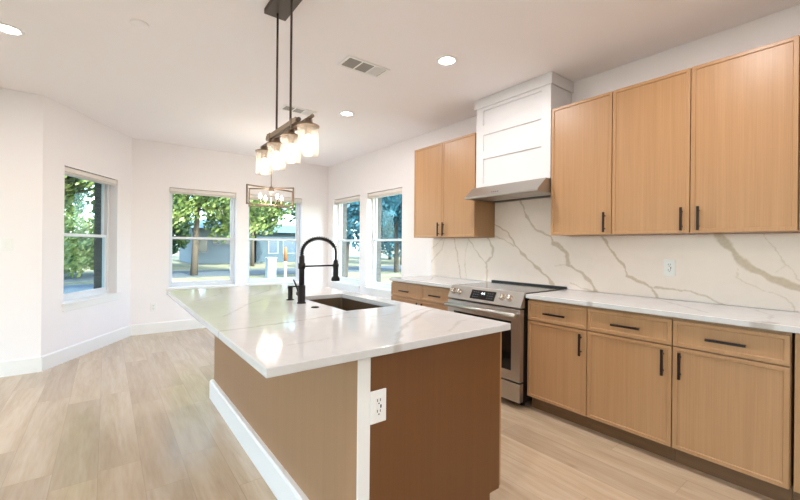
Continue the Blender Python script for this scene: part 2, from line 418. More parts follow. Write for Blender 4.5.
WZ0, WZ1 = 0.635, 2.115
wcount = [0]
def window(P, s0, s1, label):
    """white single-hung window set into a wall opening"""
    wcount[0] += 1
    def boxp(gg, sa, sb, za, zb, wa, wb):
        gg.hexa([P(sa, za, wa), P(sb, za, wa), P(sb, za, wb), P(sa, za, wb), P(sa, zb, wa), P(sb, zb, wa), P(sb, zb, wb), P(sa, zb, wb)])
    root = thing('window_%d' % wcount[0], label, 'window', P((s0 + s1) / 2, WZ0, 0.1)); root['kind'] = 'structure'
    fw = 0.032; a0, a1 = 0.1, 0.165; e = 0.0015
    g = G()
    boxp(g, s0 + e, s0 + fw, WZ0 + e, WZ1 - e, a0, a1); boxp(g, s1 - fw, s1 - e, WZ0 + e, WZ1 - e, a0, a1)
    boxp(g, s0 + fw, s1 - fw, WZ1 - fw, WZ1 - e, a0, a1); boxp(g, s0 + fw, s1 - fw, WZ0 + e, WZ0 + 0.045, a0, a1)
    g.build('window_frame', 'vinyl', root, 0.003)
    zm = 1.375; sw = 0.024
    for nm, za, zb, w in (('upper_sash', zm - 0.018, WZ1 - fw, 0.140), ('lower_sash', WZ0 + 0.045, zm + 0.018, 0.112)):
        g = G(); t = 0.024
        boxp(g, s0 + fw, s0 + fw + sw, za, zb, w, w + t); boxp(g, s1 - fw - sw, s1 - fw, za, zb, w, w + t)
        boxp(g, s0 + fw + sw, s1 - fw - sw, zb - 0.034, zb, w, w + t); boxp(g, s0 + fw + sw, s1 - fw - sw, za, za + 0.034, w, w + t)
        sh = g.build(nm, 'vinyl', root, 0.002)
        g = G(); boxp(g, s0 + fw + sw - 0.004, s1 - fw - sw + 0.004, za + 0.03, zb - 0.03, w + 0.009, w + 0.014)
        g.build('pane', 'glass', sh)
    g = G(); boxp(g, s0 - 0.03, s1 + 0.03, WZ0 - 0.022, WZ0 + 0.002, -0.03, 0.0); boxp(g, s0 + 0.001, s1 - 0.001, WZ0 + 0.0005, WZ0 + 0.006, 0.0, 0.1)
    g.build('window_sill', 'trim', root, 0.004)
    g = G(); boxp(g, s0 - 0.012, s1 + 0.012, WZ0 - 0.092, WZ0 - 0.022, -0.012, 0.0)
    g.build('apron', 'trim', root, 0.003)
def blind(P, s0, s1, label):
    r = thing('window_blind', label, 'blind', P((s0 + s1) / 2, WZ1 - 0.07, 0.03), 'raised window blinds')
    def boxp(gg, sa, sb, za, zb, wa, wb):
        gg.hexa([P(sa, za, wa), P(sb, za, wa), P(sb, za, wb), P(sa, za, wb), P(sa, zb, wa), P(sb, zb, wa), P(sb, zb, wb), P(sa, zb, wb)])
    g = G(); boxp(g, s0 + 0.006, s1 - 0.006, WZ1 - 0.058, WZ1 - 0.008, 0.012, 0.06); g.build('headrail', 'blind', r, 0.003)
    g = G()
    for k in range(5): boxp(g, s0 + 0.01, s1 - 0.01, WZ1 - 0.0612 - k * 0.0042 - 0.0032, WZ1 - 0.0612 - k * 0.0042, 0.016, 0.056)
    g.build('slat_stack', 'blind', r)

dl = (L2 - L1); LL = dl.length
PL = wall('wall_left', (XW, L1.y), (L1.x, L1.y), [], 'white wall stub beside the angled bay')
# outward is to the right of the travel direction p0 -> p1
def flip_wall(name, p0, p1, holes, label):
    """same as wall but travelling the other way round so that the outward normal points out"""
    p0 = Vector((p0[0], p0[1], 0)); p1 = Vector((p1[0], p1[1], 0)); Ln = (p1 - p0).length
    hh = [(Ln - h[1], Ln - h[0], h[2], h[3]) for h in holes]
    P = wall(name, p1, p0, hh, label)
    return lambda s_, z, w: P(Ln - s_, z, w)
bpy.data.objects.remove(bpy.data.objects['wall_left'])
PL = flip_wall('wall_left', (XW, L1.y), (L1.x, L1.y), [], 'white wall stub beside the angled bay')
PA = flip_wall('wall_angled', L1, L2, [(0.29, 1.22, WZ0, WZ1)], 'white angled bay wall with one window')
bx = lambda x: x + 3.014
PB = flip_wall('wall_back', L2, (0, YB), [(bx(-2.556), bx(-1.626), WZ0, WZ1), (bx(-1.438), bx(-0.508), WZ0, WZ1)], 'white back wall with two windows')
PR = flip_wall('wall_right', (0, YB), (0, YF), [(YB - 6.318, YB - 5.396, WZ0, WZ1), (YB - 5.180, YB - 4.267, WZ0, WZ1)], 'long white kitchen wall')
PF = flip_wall('wall_front', (0, YF), (XW, YF), [(4.3, 5.5, 0.06, 2.2)], 'white wall behind the kitchen')
PW = flip_wall('wall_far_left', (XW, YF), (XW, L1.y), [(1.4, 4.0, 0.06, 2.3), (4.6, 7.2, 0.06, 2.3)], 'white wall of the living side')
window(PA, 0.29, 1.22, 'white single hung window in the angled bay wall')
window(PB, bx(-2.556), bx(-1.626), 'white single hung window in the back wall, beside the bay corner')
window(PB, bx(-1.438), bx(-0.508), 'white single hung window in the back wall, behind the chandelier')
window(PR, YB - 6.318, YB - 5.396, 'white single hung window in the right wall, next to the far corner')
window(PR, YB - 5.180, YB - 4.267, 'white single hung window in the right wall, next to the cabinets')
def pbox(gg, P, sa, sb, za, zb, wa, wb):
    gg.hexa([P(sa, za, wa), P(sb, za, wa), P(sb, za, wb), P(sa, za, wb), P(sa, zb, wa), P(sb, zb, wa), P(sb, zb, wb), P(sa, zb, wb)])
def added_door(name, P, s0, s1, z0, z1, label):  # unseen glazed doors added to let in fill daylight
    FD = thing(name, label, 'added daylight door', P((s0 + s1) / 2, z0, 0.1)); FD['kind'] = 'structure'
    sm_ = (s0 + s1) / 2
    for k_, (a_, b_) in enumerate(((s0 + 0.002, sm_ + 0.02), (sm_ - 0.02, s1 - 0.002))):
        w_ = 0.10 + 0.035 * k_; za, zb = z0 + 0.002, z1 - 0.002; g = G()
        pbox(g, P, a_, a_ + 0.07, za, zb, w_, w_ + 0.03); pbox(g, P, b_ - 0.07, b_, za, zb, w_, w_ + 0.03)
        pbox(g, P, a_ + 0.07, b_ - 0.07, za, za + 0.08, w_, w_ + 0.03); pbox(g, P, a_ + 0.07, b_ - 0.07, zb - 0.08, zb, w_, w_ + 0.03)
        lf_ = g.build('sash', 'vinyl', FD, 0.003)
        g = G(); pbox(g, P, a_ + 0.065, b_ - 0.065, za + 0.075, zb - 0.075, w_ + 0.012, w_ + 0.018); g.build('pane', 'glass', lf_)
added_door('added_door_1', PF, 4.3, 5.5, 0.06, 2.2, 'unseen glass door added for daylight in the wall behind the kitchen')
added_door('added_door_2', PW, 1.4, 4.0, 0.06, 2.3, 'unseen glass door added for daylight on the living side, farther from the bay')
added_door('added_door_3', PW, 4.6, 7.2, 0.06, 2.3, 'unseen glass door added for daylight on the living side, nearer the bay')
blind(PA, 0.29, 1.22, 'raised pale blind at the top of the angled bay window')
blind(PB, bx(-2.556), bx(-1.626), 'raised pale blind at the top of the back window nearest the bay')
blind(PB, bx(-1.438), bx(-0.508), 'raised pale blind at the top of the back window behind the chandelier')
blind(PR, YB - 6.318, YB - 5.396, 'raised pale blind at the top of the right wall window by the corner')
blind(PR, YB - 5.180, YB - 4.267, 'raised pale blind at the top of the right wall window by the cabinets')

def base_board(name, P, s0, s1, label):
    g = G(); h = 0.152
    pr = [(-0.0, 0.0), (-0.016, 0.0), (-0.016, h - 0.012), (-0.010, h), (0.0, h)]
    a = [P(s0, z, w) for w, z in pr]; b = [P(s1, z, w) for w, z in pr]; n = len(pr)
    for i in range(n):
        j = (i + 1) % n; g.face([a[i], b[i], b[j], a[j]])
    g.face(list(reversed(a))); g.face(b)
    tag(g.build(name, 'trim'), label, kind='structure')
base_board('baseboard_left', PL, 0, XW * -1 - 3.7956 - 0.0, 'white baseboard of the wall stub')
base_board('baseboard_angled', PA, -0.008, LL + 0.0, 'white baseboard of the angled bay wall')
base_board('baseboard_back', PB, 0, 3.014, 'white baseboard under the back windows')
base_board('baseboard_right', PR, 0, YB - 3.66, 'white baseboard under the right windows')

# ------------------------------------------------------------------ cabinet builders (fronts face -X)
def shaker(gg, y0, y1, z0, z1, xf, t=0.019, st=0.021, rec=0.006):
    """thin-framed slab with a recessed centre panel, front plane at x = xf"""
    xb = xf + t; xp = xf + rec; c = 0.0025
    o = [(y0, z0), (y1, z0), (y1, z1), (y0, z1)]
    i1 = [(y0 + st, z0 + st), (y1 - st, z0 + st), (y1 - st, z1 - st), (y0 + st, z1 - st)]
    i2 = [(y0 + st + c, z0 + st + c), (y1 - st - c, z0 + st + c), (y1 - st - c, z1 - st - c), (y0 + st + c, z1 - st - c)]
    for k in range(4):
        j = (k + 1) % 4
        gg.face([(xf, *o[k]), (xf, *o[j]), (xf, *i1[j]), (xf, *i1[k])])
        gg.face([(xf, *i1[k]), (xf, *i1[j]), (xp, *i2[j]), (xp, *i2[k])])
        gg.face([(xf, *o[k]), (xb, *o[k]), (xb, *o[j]), (xf, *o[j])])
    gg.face([(xp, *p) for p in i2]); gg.face([(xb, *p) for p in reversed(o)])
    return gg
def weld(ob):
    import bmesh
    bm = bmesh.new(); bm.from_mesh(ob.data); bmesh.ops.remove_doubles(bm, verts=bm.verts, dist=1e-5); bmesh.ops.recalc_face_normals(bm, faces=bm.faces); bm.to_mesh(ob.data); bm.free()
    return ob
def pull(gg, c, length, vertical, xf):
    """black bar pull standing off the face xf, centred at (y, z)"""
    y, z = c; h = length / 2; w = 0.0068; xo = xf - 0.034
    if vertical:
        gg.box(xo, xo + 0.011, y - w, y + w, z - h, z + h)
        for s in (-1, 1): gg.box(xo + 0.009, xf + 0.001, y - 0.004, y + 0.004, z + s * h * 0.64 - 0.004, z + s * h * 0.64 + 0.004)
    else:
        gg.box(xo, xo + 0.011, y - h, y + h, z - w, z + w)
        for s in (-1, 1): gg.box(xo + 0.009, xf + 0.001, y + s * h * 0.64 - 0.004, y + s * h * 0.64 + 0.004, z - 0.004, z + 0.004)
    return gg
GAP = 0.0032
XB = -0.6245; XU = -0.3286
def door(parent, name, y0, y1, z0, z1, xf, hc=None, hl=0.15, vert=True):
    d = weld(shaker(G(), y0 + GAP, y1 - GAP, z0 + GAP, z1 - GAP, xf).build(name, 'wood', parent, 0.0012))
    if hc: pull(G(), hc, hl, vert, xf).build('handle', 'bar_pull', d, 0.001)
    return d
def base_cabinet(y0, y1, label, doors, drawers, group='light oak base cabinets'):
    r = thing('base_cabinet', label, 'cabinet', (-0.3, (y0 + y1) / 2, 0), group)
    G().box(-0.001, XB + 0.021, y0 + 0.0008, y1 - 0.0008, 0.105, 0.881).build('body', 'wood', r)
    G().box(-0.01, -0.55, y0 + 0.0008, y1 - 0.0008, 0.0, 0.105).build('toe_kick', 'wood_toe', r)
    for a, b, hy in doors: door(r, 'door', a, b, 0.106, 0.708, XB, (hy, 0.604), 0.155, True)
    for a, b in drawers: door(r, 'drawer', a, b, 0.710, 0.866, XB, ((a + b) / 2, 0.781), 0.172, False)
    return r
Y1, Y2, Y3, Y4 = 1.812, 1.336, 0.828, 0.332
base_cabinet(Y2, Y1, 'light oak base cabinet directly beside the range, one door and one drawer', [(Y2, Y1, Y2 + 0.04)], [(Y2, Y1)])
base_cabinet(Y3, Y2, 'light oak base cabinet second from the range, pull at its near door edge', [(Y3, Y2, Y3 + 0.045)], [(Y3, Y2)])
base_cabinet(Y4, Y3, 'light oak base cabinet farthest from the range, pull at its far door edge', [(Y4, Y3, Y3 - 0.042)], [(Y4, Y3)])
r = thing('base_cabinet', 'plain oak filler panel at the open end of the base cabinets', 'cabinet', (-0.3, 0.0, 0))
G().box(-0.001, XB + 0.012, -0.40, Y4 - 0.012, 0.105, 0.881).build('panel', 'wood', r, 0.001)
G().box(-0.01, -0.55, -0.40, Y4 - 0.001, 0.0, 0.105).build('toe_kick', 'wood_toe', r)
YL0, YLM, YL1 = 2.640, 3.112, 3.655
base_cabinet(YL0, YL1, 'light oak base cabinet between the range and the windows, two doors', [(YL0, YLM, YLM - 0.04), (YLM, YL1, YLM + 0.04)], [(YL0, YLM), (YLM, YL1)])

def upper_cabinet(y0, y1, label, doors):
    r = thing('upper_cabinet', label, 'cabinet', (-0.15, (y0 + y1) / 2, 1.386), 'light oak wall cabinets')
    G().box(-0.001, XU + 0.021, y0 + 0.0008, y1 - 0.0008, 1.388, 2.444).build('body', 'wood', r, 0.001)
    for a, b, hy in doors: door(r, 'door', a, b, 1.384, 2.446, XU, (hy, 1.476), 0.15, True)
U1, U2, U3, U4 = 1.802, 1.3108, 0.8311, 0.3455
upper_cabinet(U2, U1, 'light oak wall cabinet hung right beside the white range hood', [(U2, U1, U2 + 0.046)])
upper_cabinet(U3, U2, 'light oak wall cabinet second from the range hood, pull at its near edge', [(U3, U2, U3 + 0.041)])
upper_cabinet(U4, U3, 'light oak wall cabinet third from the range hood, glinting at its top edge', [(U4, U3, U3 - 0.048)])
upper_cabinet(U4 - 0.45, U4, 'light oak wall cabinet at the open end, mostly cut off', [(U4 - 0.45, U4, U4 - 0.41)])
upper_cabinet(2.638, 3.606, 'double door oak wall cabinet between the range hood and the windows', [(2.638, 3.119, 3.119 - 0.038), (3.119, 3.606, 3.119 + 0.040)])

# ------------------------------------------------------------------ stone: backsplash and worktops
rng = np.random.default_rng(5)
def vein_field(A, B, veins, seed=0.0):
    """vein strength at points (A, B) from polylines with widths"""
    wob = 0.004 * np.sin(A * 61 + B * 23 + seed) + 0.003 * np.sin(B * 97 - A * 41 + 1.3) + 0.0022 * np.sin(A * 173 + B * 131)
    A2 = A + wob; B2 = B + 0.7 * wob[::-1] if wob.ndim == 1 else B + wob
    out = np.zeros_like(A)
    for pts, w, st in veins:
        dmin = np.full(A.shape, 9.0); wl = np.full(A.shape, w[0] if isinstance(w, tuple) else w)
        n = len(pts)
        for i in range(n - 1):
            (ax, ay), (bx_, by) = pts[i], pts[i + 1]
            dx, dy = bx_ - ax, by - ay; L2_ = dx * dx + dy * dy + 1e-12
            t = np.clip(((A2 - ax) * dx + (B2 - ay) * dy) / L2_, 0, 1)
            d = np.hypot(A2 - ax - t * dx, B2 - ay - t * dy)
            m = d < dmin; dmin = np.where(m, d, dmin)
            if isinstance(w, tuple):
                wl = np.where(m, w[0] + (w[1] - w[0]) * (i + t) / (n - 1), wl)
        wv = wl * (1 + 0.3 * np.sin(A * 19 + B * 27 + len(pts)))
        x = np.clip((dmin - wv * 0.38) / (wv * 0.45 + 0.0012), 0, 1)
        out = np.maximum(out, st * (1 - x * x * (3 - 2 * x)))
    return out
def grid_slab(name, mat, us, vs, keep, to3, thick_dir, thick, veins, parent=None, bevel=0.0, seed=0.0):
    us = np.array(us); vs = np.array(vs); nu, nv = len(us), len(vs)
    U, Vv = np.meshgrid(us, vs, indexing='ij'); f = vein_field(U.ravel(), Vv.ravel(), veins, seed)
    top = [to3(a, b) for a, b in zip(U.ravel(), Vv.ravel())]
    td = Vector(thick_dir) * thick
    base = Vector(parent['_base']) if parent is not None else Vector((0, 0, 0))
    cell = np.zeros((nu + 1, nv + 1), bool)
    for i in range(nu - 1):
        for j in range(nv - 1): cell[i + 1, j + 1] = keep((us[i] + us[i + 1]) / 2, (vs[j] + vs[j + 1]) / 2)
    idx = lambda i, j: i * nv + j
    NT = nu * nv; verts = top + [tuple(Vector(p) + td) for p in top]; faces = []
    for i in range(nu - 1):
        for j in range(nv - 1):
            if not cell[i + 1, j + 1]: continue
            q = [idx(i, j), idx(i + 1, j), idx(i + 1, j + 1), idx(i, j + 1)]
            faces.append(q); faces.append([k + NT for k in reversed(q)])
            for (di, dj, a, b) in ((-1, 0, idx(i, j + 1), idx(i, j)), (1, 0, idx(i + 1, j), idx(i + 1, j + 1)), (0, -1, idx(i, j), idx(i + 1, j)), (0, 1, idx(i + 1, j + 1), idx(i, j + 1))):
                if not cell[i + 1 + di, j + 1 + dj]: faces.append([b, a, a + NT, b + NT])
    used = sorted({k for q in faces for k in q}); remap = {k: n for n, k in enumerate(used)}
    me = bpy.data.meshes.new(name)
    me.from_pydata([tuple(Vector(verts[k]) - base) for k in used], [], [[remap[k] for k in q] for q in faces])
    ff = np.concatenate([f, f])[used].astype(np.float32)
    at = me.attributes.new('vein', 'FLOAT', 'POINT'); at.data.foreach_set('value', ff)
    me.materials.append(M[mat])
    import bmesh
    bm = bmesh.new(); bm.from_mesh(me); bmesh.ops.recalc_face_normals(bm, faces=bm.faces); bm.to_mesh(me); bm.free(); me.update()
    o = bpy.data.objects.new(name, me); COL.objects.link(o)
    if parent is not None: o.parent = parent
    if bevel:
        md = o.modifiers.new('bevel', 'BEVEL'); md.width = bevel; md.segments = 3; md.limit_method = 'ANGLE'; md.angle_limit = math.radians(60)
    return o
def axis_pts(a, b, step, extra=()):
    n = max(2, int(round((b - a) / step)) + 1); p = list(np.linspace(a, b, n))
    p = [q for q in p if all(abs(q - e) > step * 0.35 for e in extra)] + [e for e in extra if a <= e <= b]
    return sorted(p)

SV = [
    ([(3.382, 1.40), (3.433, 1.254), (3.631, 1.087)], 0.010, .6), ([(3.399, 1.40), (3.633, 1.245)], 0.010, .6),
    ([(3.235, 1.40), (3.173, 1.198), (3.111, 0.90)], 0.011, .75), ([(2.993, 1.40), (3.043, 1.229), (3.05, 1.041), (3.017, 0.90)], 0.008, .5),
    ([(3.02, 1.40), (2.865, 1.216), (2.744, 1.105)], 0.009, .7), ([(2.734, 1.40), (2.651, 1.274), (2.663, 1.183), (2.737, 1.116), (2.728, 0.90)], 0.017, .8),
    ([(2.66, 1.54), (2.456, 1.429), (2.382, 1.321), (2.296, 1.228), (2.124, 1.092), (1.997, 0.998), (1.935, 0.90)], (0.008, 0.022), .85),
    ([(2.66, 1.41), (2.497, 1.358), (2.386, 1.296)], 0.009, .7),
    ([(2.33, 1.78), (2.302, 1.723), (2.246, 1.591), (2.151, 1.461), (1.987, 1.387), (1.956, 1.323), (1.828, 1.228), (1.816, 1.133), (1.687, 1.067), (1.583, 0.964), (1.566, 0.90)], (0.012, 0.022), .85),
    ([(1.956, 1.323), (1.87, 1.29), (1.828, 1.228), (1.81, 1.15)], 0.026, .85),
    ([(1.939, 1.116), (1.823, 1.134)], 0.006, .5), ([(1.785, 0.972), (1.685, 0.937), (1.566, 0.915)], 0.01, .6),
    ([(1.525, 1.39), (1.436, 1.249), (1.341, 1.132), (1.322, 1.066), (1.146, 0.991), (1.113, 0.90)], 0.013, .85),
    ([(1.13, 0.992), (0.942, 0.988), (0.827, 0.962), (0.71, 0.905)], 0.009, .8),
    ([(0.775, 1.40), (0.716, 1.32), (0.645, 1.215), (0.611, 1.178), (0.502, 1.111), (0.372, 1.052), (0.2, 1.0), (-0.1, 0.94)], (0.036, 0.026), .95),
    ([(0.54, 1.39), (0.437, 1.207), (0.373, 1.106), (0.25, 1.04)], 0.004, .5), ([(0.476, 1.147), (0.424, 1.186)], 0.003, .5),
    ([(0.65, 1.156), (0.664, 1.1), (0.538, 1.031), (0.427, 0.996), (0.384, 0.90)], 0.005, .45),
]
SPX = -0.02
bs = grid_slab('backsplash', 'splash', axis_pts(-0.6, 3.625, 0.0065, (1.803, 2.632)), axis_pts(0.9155, 1.775, 0.0065, (1.3835,)),
               lambda a, b: b < 1.3835 or 1.803 < a < 2.632, lambda a, b: (SPX, a, b), (1, 0, 0), 0.018, SV)
tag(bs, 'full height white stone backsplash with gold veins behind the range', 'backsplash')
CZ = 0.914; CT = 0.032; XC = -0.6495
RV = [([(-0.05, 1.33), (-0.117, 1.063), (-0.396, 0.796), (-0.5, 0.7)], 0.012, .4), ([(-0.66, 1.30), (-0.72, 1.25), (-0.80, 1.18)], 0.028, .55), ([(-0.66, 0.44), (-0.62, 0.41)], 0.045, .6), ([(-0.05, 0.6), (-0.3, 0.45), (-0.6, 0.42)], 0.01, .35)]
def slab(name, x0, x1, y0, y1, veins, hole, label, seed):
    ex, ey = ((hole[0], hole[1]), (hole[2], hole[3])) if hole else ((), ())
    keep = (lambda a, b: not (hole[0] < a < hole[1] and hole[2] < b < hole[3])) if hole else (lambda a, b: True)
    o = grid_slab(name, 'counter', axis_pts(x0, x1, 0.013, ex), axis_pts(y0, y1, 0.013, ey), keep, lambda a, b: (a, b, CZ), (0, 0, -1), CT, veins, None, 0.004, seed)
    return tag(o, label, 'countertop')
slab('countertop', XC, -0.001, -0.40, 1.815, RV, None, 'white quartz worktop over the three base cabinets nearest the camera side', 1)
slab('countertop', XC, -0.001, 2.638, 3.66, [([(-0.1, 3.5), (-0.4, 3.2), (-0.64, 3.15)], 0.012, .5)], None, 'short white quartz worktop between the range and the windows', 2)

IX0, IX1, IY0, IY1 = -2.9057, -1.7239, 1.1549, 3.5357
SK = (-2.20, -1.835, 1.915, 2.635)
IV = [([(-2.95, 1.76), (-2.659, 1.78), (-2.466, 1.798), (-2.207, 1.869)], 0.012, .55), ([(-2.798, 2.124), (-2.583, 2.476), (-2.45, 2.62)], 0.010, .4),
      ([(-2.421, 1.15), (-2.25, 1.35), (-2.101, 1.469), (-1.827, 1.653), (-1.70, 1.69)], 0.016, .45), ([(-2.102, 1.548), (-1.885, 1.691), (-1.70, 1.74)], 0.012, .4),
      ([(-2.75, 1.37), (-2.576, 1.39)], 0.008, .25), ([(-2.47, 2.84), (-2.219, 3.15), (-2.1, 3.5)], 0.011, .35), ([(-2.85, 2.75), (-2.6, 3.1), (-2.52, 3.5)], 0.010, .3),
      ([(-2.36, 1.74), (-2.138, 1.674), (-2.0, 1.70)], 0.008, .3), ([(-2.1, 1.2), (-1.9, 1.33), (-1.73, 1.36)], 0.009, .3)]
it = slab('island_countertop', IX0, IX1, IY0, IY1, IV, SK, 'large white quartz island top with a sink cut-out', 4)

# ------------------------------------------------------------------ island
isl = thing('kitchen_island', 'kitchen island body with tan side, white end strip and white baseboard', 'island', (-2.15, 2.35, 0))
KX, KI = -2.560, -2.508; NY = 1.195; FY = 3.50; UZ = CZ - CT - 0.0005
G().box(KX + 0.008, KI, NY + 0.004, FY, 0, UZ).build('knee_wall', 'trim', isl)
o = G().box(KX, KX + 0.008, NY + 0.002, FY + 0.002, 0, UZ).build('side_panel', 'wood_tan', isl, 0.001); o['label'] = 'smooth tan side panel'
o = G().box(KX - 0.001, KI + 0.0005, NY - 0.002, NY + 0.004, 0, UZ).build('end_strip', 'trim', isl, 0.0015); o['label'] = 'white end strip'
g = G(); h = 0.150
pr = [(KX, 0), (KX - 0.032, 0), (KX - 0.032, h - 0.012), (KX - 0.022, h), (KX, h)]
g.prism(pr, NY - 0.0015, FY + 0.016); g.box(KX - 0.012, KI, FY + 0.0025, FY + 0.016, 0, h - 0.012)
o = g.build('baseboard', 'trim', isl); o['label'] = 'white baseboard'
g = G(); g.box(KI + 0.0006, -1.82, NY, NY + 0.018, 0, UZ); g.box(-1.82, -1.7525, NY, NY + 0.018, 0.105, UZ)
o = g.build('end_panel', 'wood_shaded', isl, 0.001); o['label'] = 'oak end panel darkened for shade'
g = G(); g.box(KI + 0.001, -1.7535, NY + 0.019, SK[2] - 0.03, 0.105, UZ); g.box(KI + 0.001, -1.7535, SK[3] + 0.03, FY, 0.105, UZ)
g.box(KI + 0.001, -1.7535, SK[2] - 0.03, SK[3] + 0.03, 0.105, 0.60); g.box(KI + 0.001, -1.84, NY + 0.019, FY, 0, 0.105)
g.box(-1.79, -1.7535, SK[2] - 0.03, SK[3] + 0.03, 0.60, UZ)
g.build('body', 'wood_shaded', isl)
# doors on the range side
def idoor(y0, y1, z0, z1, hc=None):
    gg = shaker(G(), y0 + GAP, y1 - GAP, z0 + GAP, z1 - GAP, 0.0)
    gg.v = [(-1.733 - x, y, z) for x, y, z in gg.v]
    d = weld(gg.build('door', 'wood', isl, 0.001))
    if hc:
        p = pull(G(), hc, 0.155, True, 0.0); p.v = [(-1.733 - x, y, z) for x, y, z in p.v]; p.build('handle', 'bar_pull', d)
ys = [NY + 0.004, 1.76, 2.27, 2.78, FY]
for k in range(4): idoor(ys[k], ys[k + 1], 0.106, 0.87, ((ys[k + 1] - 0.04) if k % 2 == 0 else (ys[k] + 0.04), 0.76))

# sink
sk = thing('kitchen_sink', 'brown grey steel undermount sink in the island top', 'sink', (-2.0, 2.27, CZ - 0.25))
g = G(); x0, x1, y0, y1 = SK[0] - 0.004, SK[1] + 0.004, SK[2] - 0.004, SK[3] + 0.004; zt, zb = CZ - CT - 0.001, CZ - 0.25
rr = 0.02
def rrect(x0, x1, y0, y1, r, n=5):
    out = []
    for cx_, cy_, a0 in ((x1 - r, y1 - r, 0), (x0 + r, y1 - r, 90), (x0 + r, y0 + r, 180), (x1 - r, y0 + r, 270)):
        for k in range(n + 1):
            a = math.radians(a0 + 90 * k / n); out.append((cx_ + r * math.cos(a), cy_ + r * math.sin(a)))
    return out
def ringstack(g, rings, cap=True):
    n = len(rings[0]); b = len(g.v)
    for rg in rings: g.v += rg
    for i in range(len(rings) - 1):
        for k in range(n):
            k2 = (k + 1) % n; g.f.append((b + i * n + k, b + i * n + k2, b + (i + 1) * n + k2, b + (i + 1) * n + k)); g.mi.append(g.cur); g.sm.append(False)
    if cap: g.f.append(tuple(b + (len(rings) - 1) * n + k for k in range(n))); g.mi.append(g.cur); g.sm.append(False)
R3 = lambda z, e, r=rr: [(x, y, z) for x, y in rrect(x0 - e, x1 + e, y0 - e, y1 + e, r)]
ringstack(g, [R3(zb - 0.012, 0.002), R3(zb + 0.02, 0.012), R3(zt, 0.018), R3(zt, 0.0), R3(zb + 0.02, 0.0), R3(zb + 0.004, -0.008), R3(zb, -0.02)])
g.build('basin', 'sink', sk)
G().lathe((-2.02, 2.28, zb + 0.0005), [(0.0, 0.004), (0.03, 0.004), (0.045, 0.003), (0.056, 0.0)]).build('drain', 'bronze', sk)

# faucet
FX, FYc = -2.297, 2.325
fa = thing('kitchen_faucet', 'tall matte black spring neck faucet beside the island sink', 'faucet', (FX, FYc, CZ))
G().lathe((FX, FYc, CZ), [(0.0, 0), (0.028, 0), (0.028, 0.006), (0.024, 0.008), (0.024, 0.112), (0.018, 0.116), (0.0, 0.116)]).build('base', 'black', fa)
G().cyl((FX, FYc, CZ + 0.112), (FX, FYc, 1.215), 0.0170).build('body', 'black', fa)
G().lathe((FX, FYc, 1.132), [(0.018, 0), (0.022, 0.002), (0.022, 0.036), (0.018, 0.038)]).build('collar', 'black', fa)
RX = 0.240
def arch(t):          # hose path from the body top over to the spray head
    if t < 0.12: return Vector((FX, FYc, 1.19 + 0.048 * t / 0.12))
    if t > 0.88: return Vector((FX + RX, FYc, 1.238 - 0.07 * (t - 0.88) / 0.12))
    a = math.pi * (1 - (t - 0.12) / 0.76)
    return Vector((FX + RX / 2 + RX / 2 * math.cos(a), FYc, 1.238 + 0.092 * math.sin(a)))
path = [arch(i / 60) for i in range(61)]
G().tube(path, 0.0075, 12).build('hose', 'black', fa)
coil = []; turns = 23; n = turns * 10
for i in range(n + 1):
    t = 0.05 + 0.74 * i / n; p = arch(t); d = (arch(min(1, t + 0.01)) - arch(max(0, t - 0.01))).normalized()
    b_ = Vector((0, 1, 0)); nrm = d.cross(b_).normalized(); a = 2 * math.pi * turns * i / n
    coil.append(p + (nrm * math.cos(a) + b_ * math.sin(a)) * 0.0122)
G().tube(coil, 0.0031, 6).build('spring', 'black', fa)
g = G(); g.lathe((FX + RX, FYc, 1.045), [(0.0, 0), (0.027, 0), (0.029, 0.006), (0.027, 0.02), (0.0175, 0.032), (0.0175, 0.10), (0.015, 0.135), (0.011, 0.142), (0.0, 0.142)])
g.build('spray_head', 'black', fa)
G().cyl((FX, FYc, 1.148), (FX + RX - 0.012, FYc, 1.150), 0.0058, 10).lathe((FX + RX, FYc, 1.139), [(0.0178, 0), (0.021, 0.001), (0.021, 0.02), (0.0178, 0.021)]).build('support_arm', 'black', fa)
g = G(); g.cyl((FX, FYc, 0.972), (FX, FYc + 0.050, 0.972), 0.0165); h_ = g.build('handle', 'black', fa)
G().tube([(FX, FYc + 0.045, 0.975), (FX - 0.012, FYc + 0.075, 1.035), (FX - 0.018, FYc + 0.09, 1.058)], [0.006, 0.005, 0.0045], 10).build('lever', 'black', h_)
sd = thing('soap_dispenser', 'small black soap dispenser beside the tall faucet', 'soap dispenser', (-2.30, 2.505, CZ))
G().lathe((-2.30, 2.505, CZ), [(0, 0), (0.026, 0), (0.026, 0.004), (0.0155, 0.007), (0.0155, 0.078), (0.0175, 0.08), (0.0175, 0.095), (0.0, 0.096)]).build('body', 'black', sd)
G().tube([(-2.30, 2.505, 1.003), (-2.24, 2.505, 1.003), (-2.215, 2.505, 0.996)], 0.0048, 10).build('spout', 'black', sd)
ab = G().lathe((-2.299, 2.121, CZ), [(0, 0), (0.023, 0), (0.023, 0.004), (0.015, 0.007), (0.0, 0.008)]).build('air_switch_button', 'black', origin=(-2.299, 2.121, CZ))
tag(ab, 'small round black button set flat in the island top', 'button')

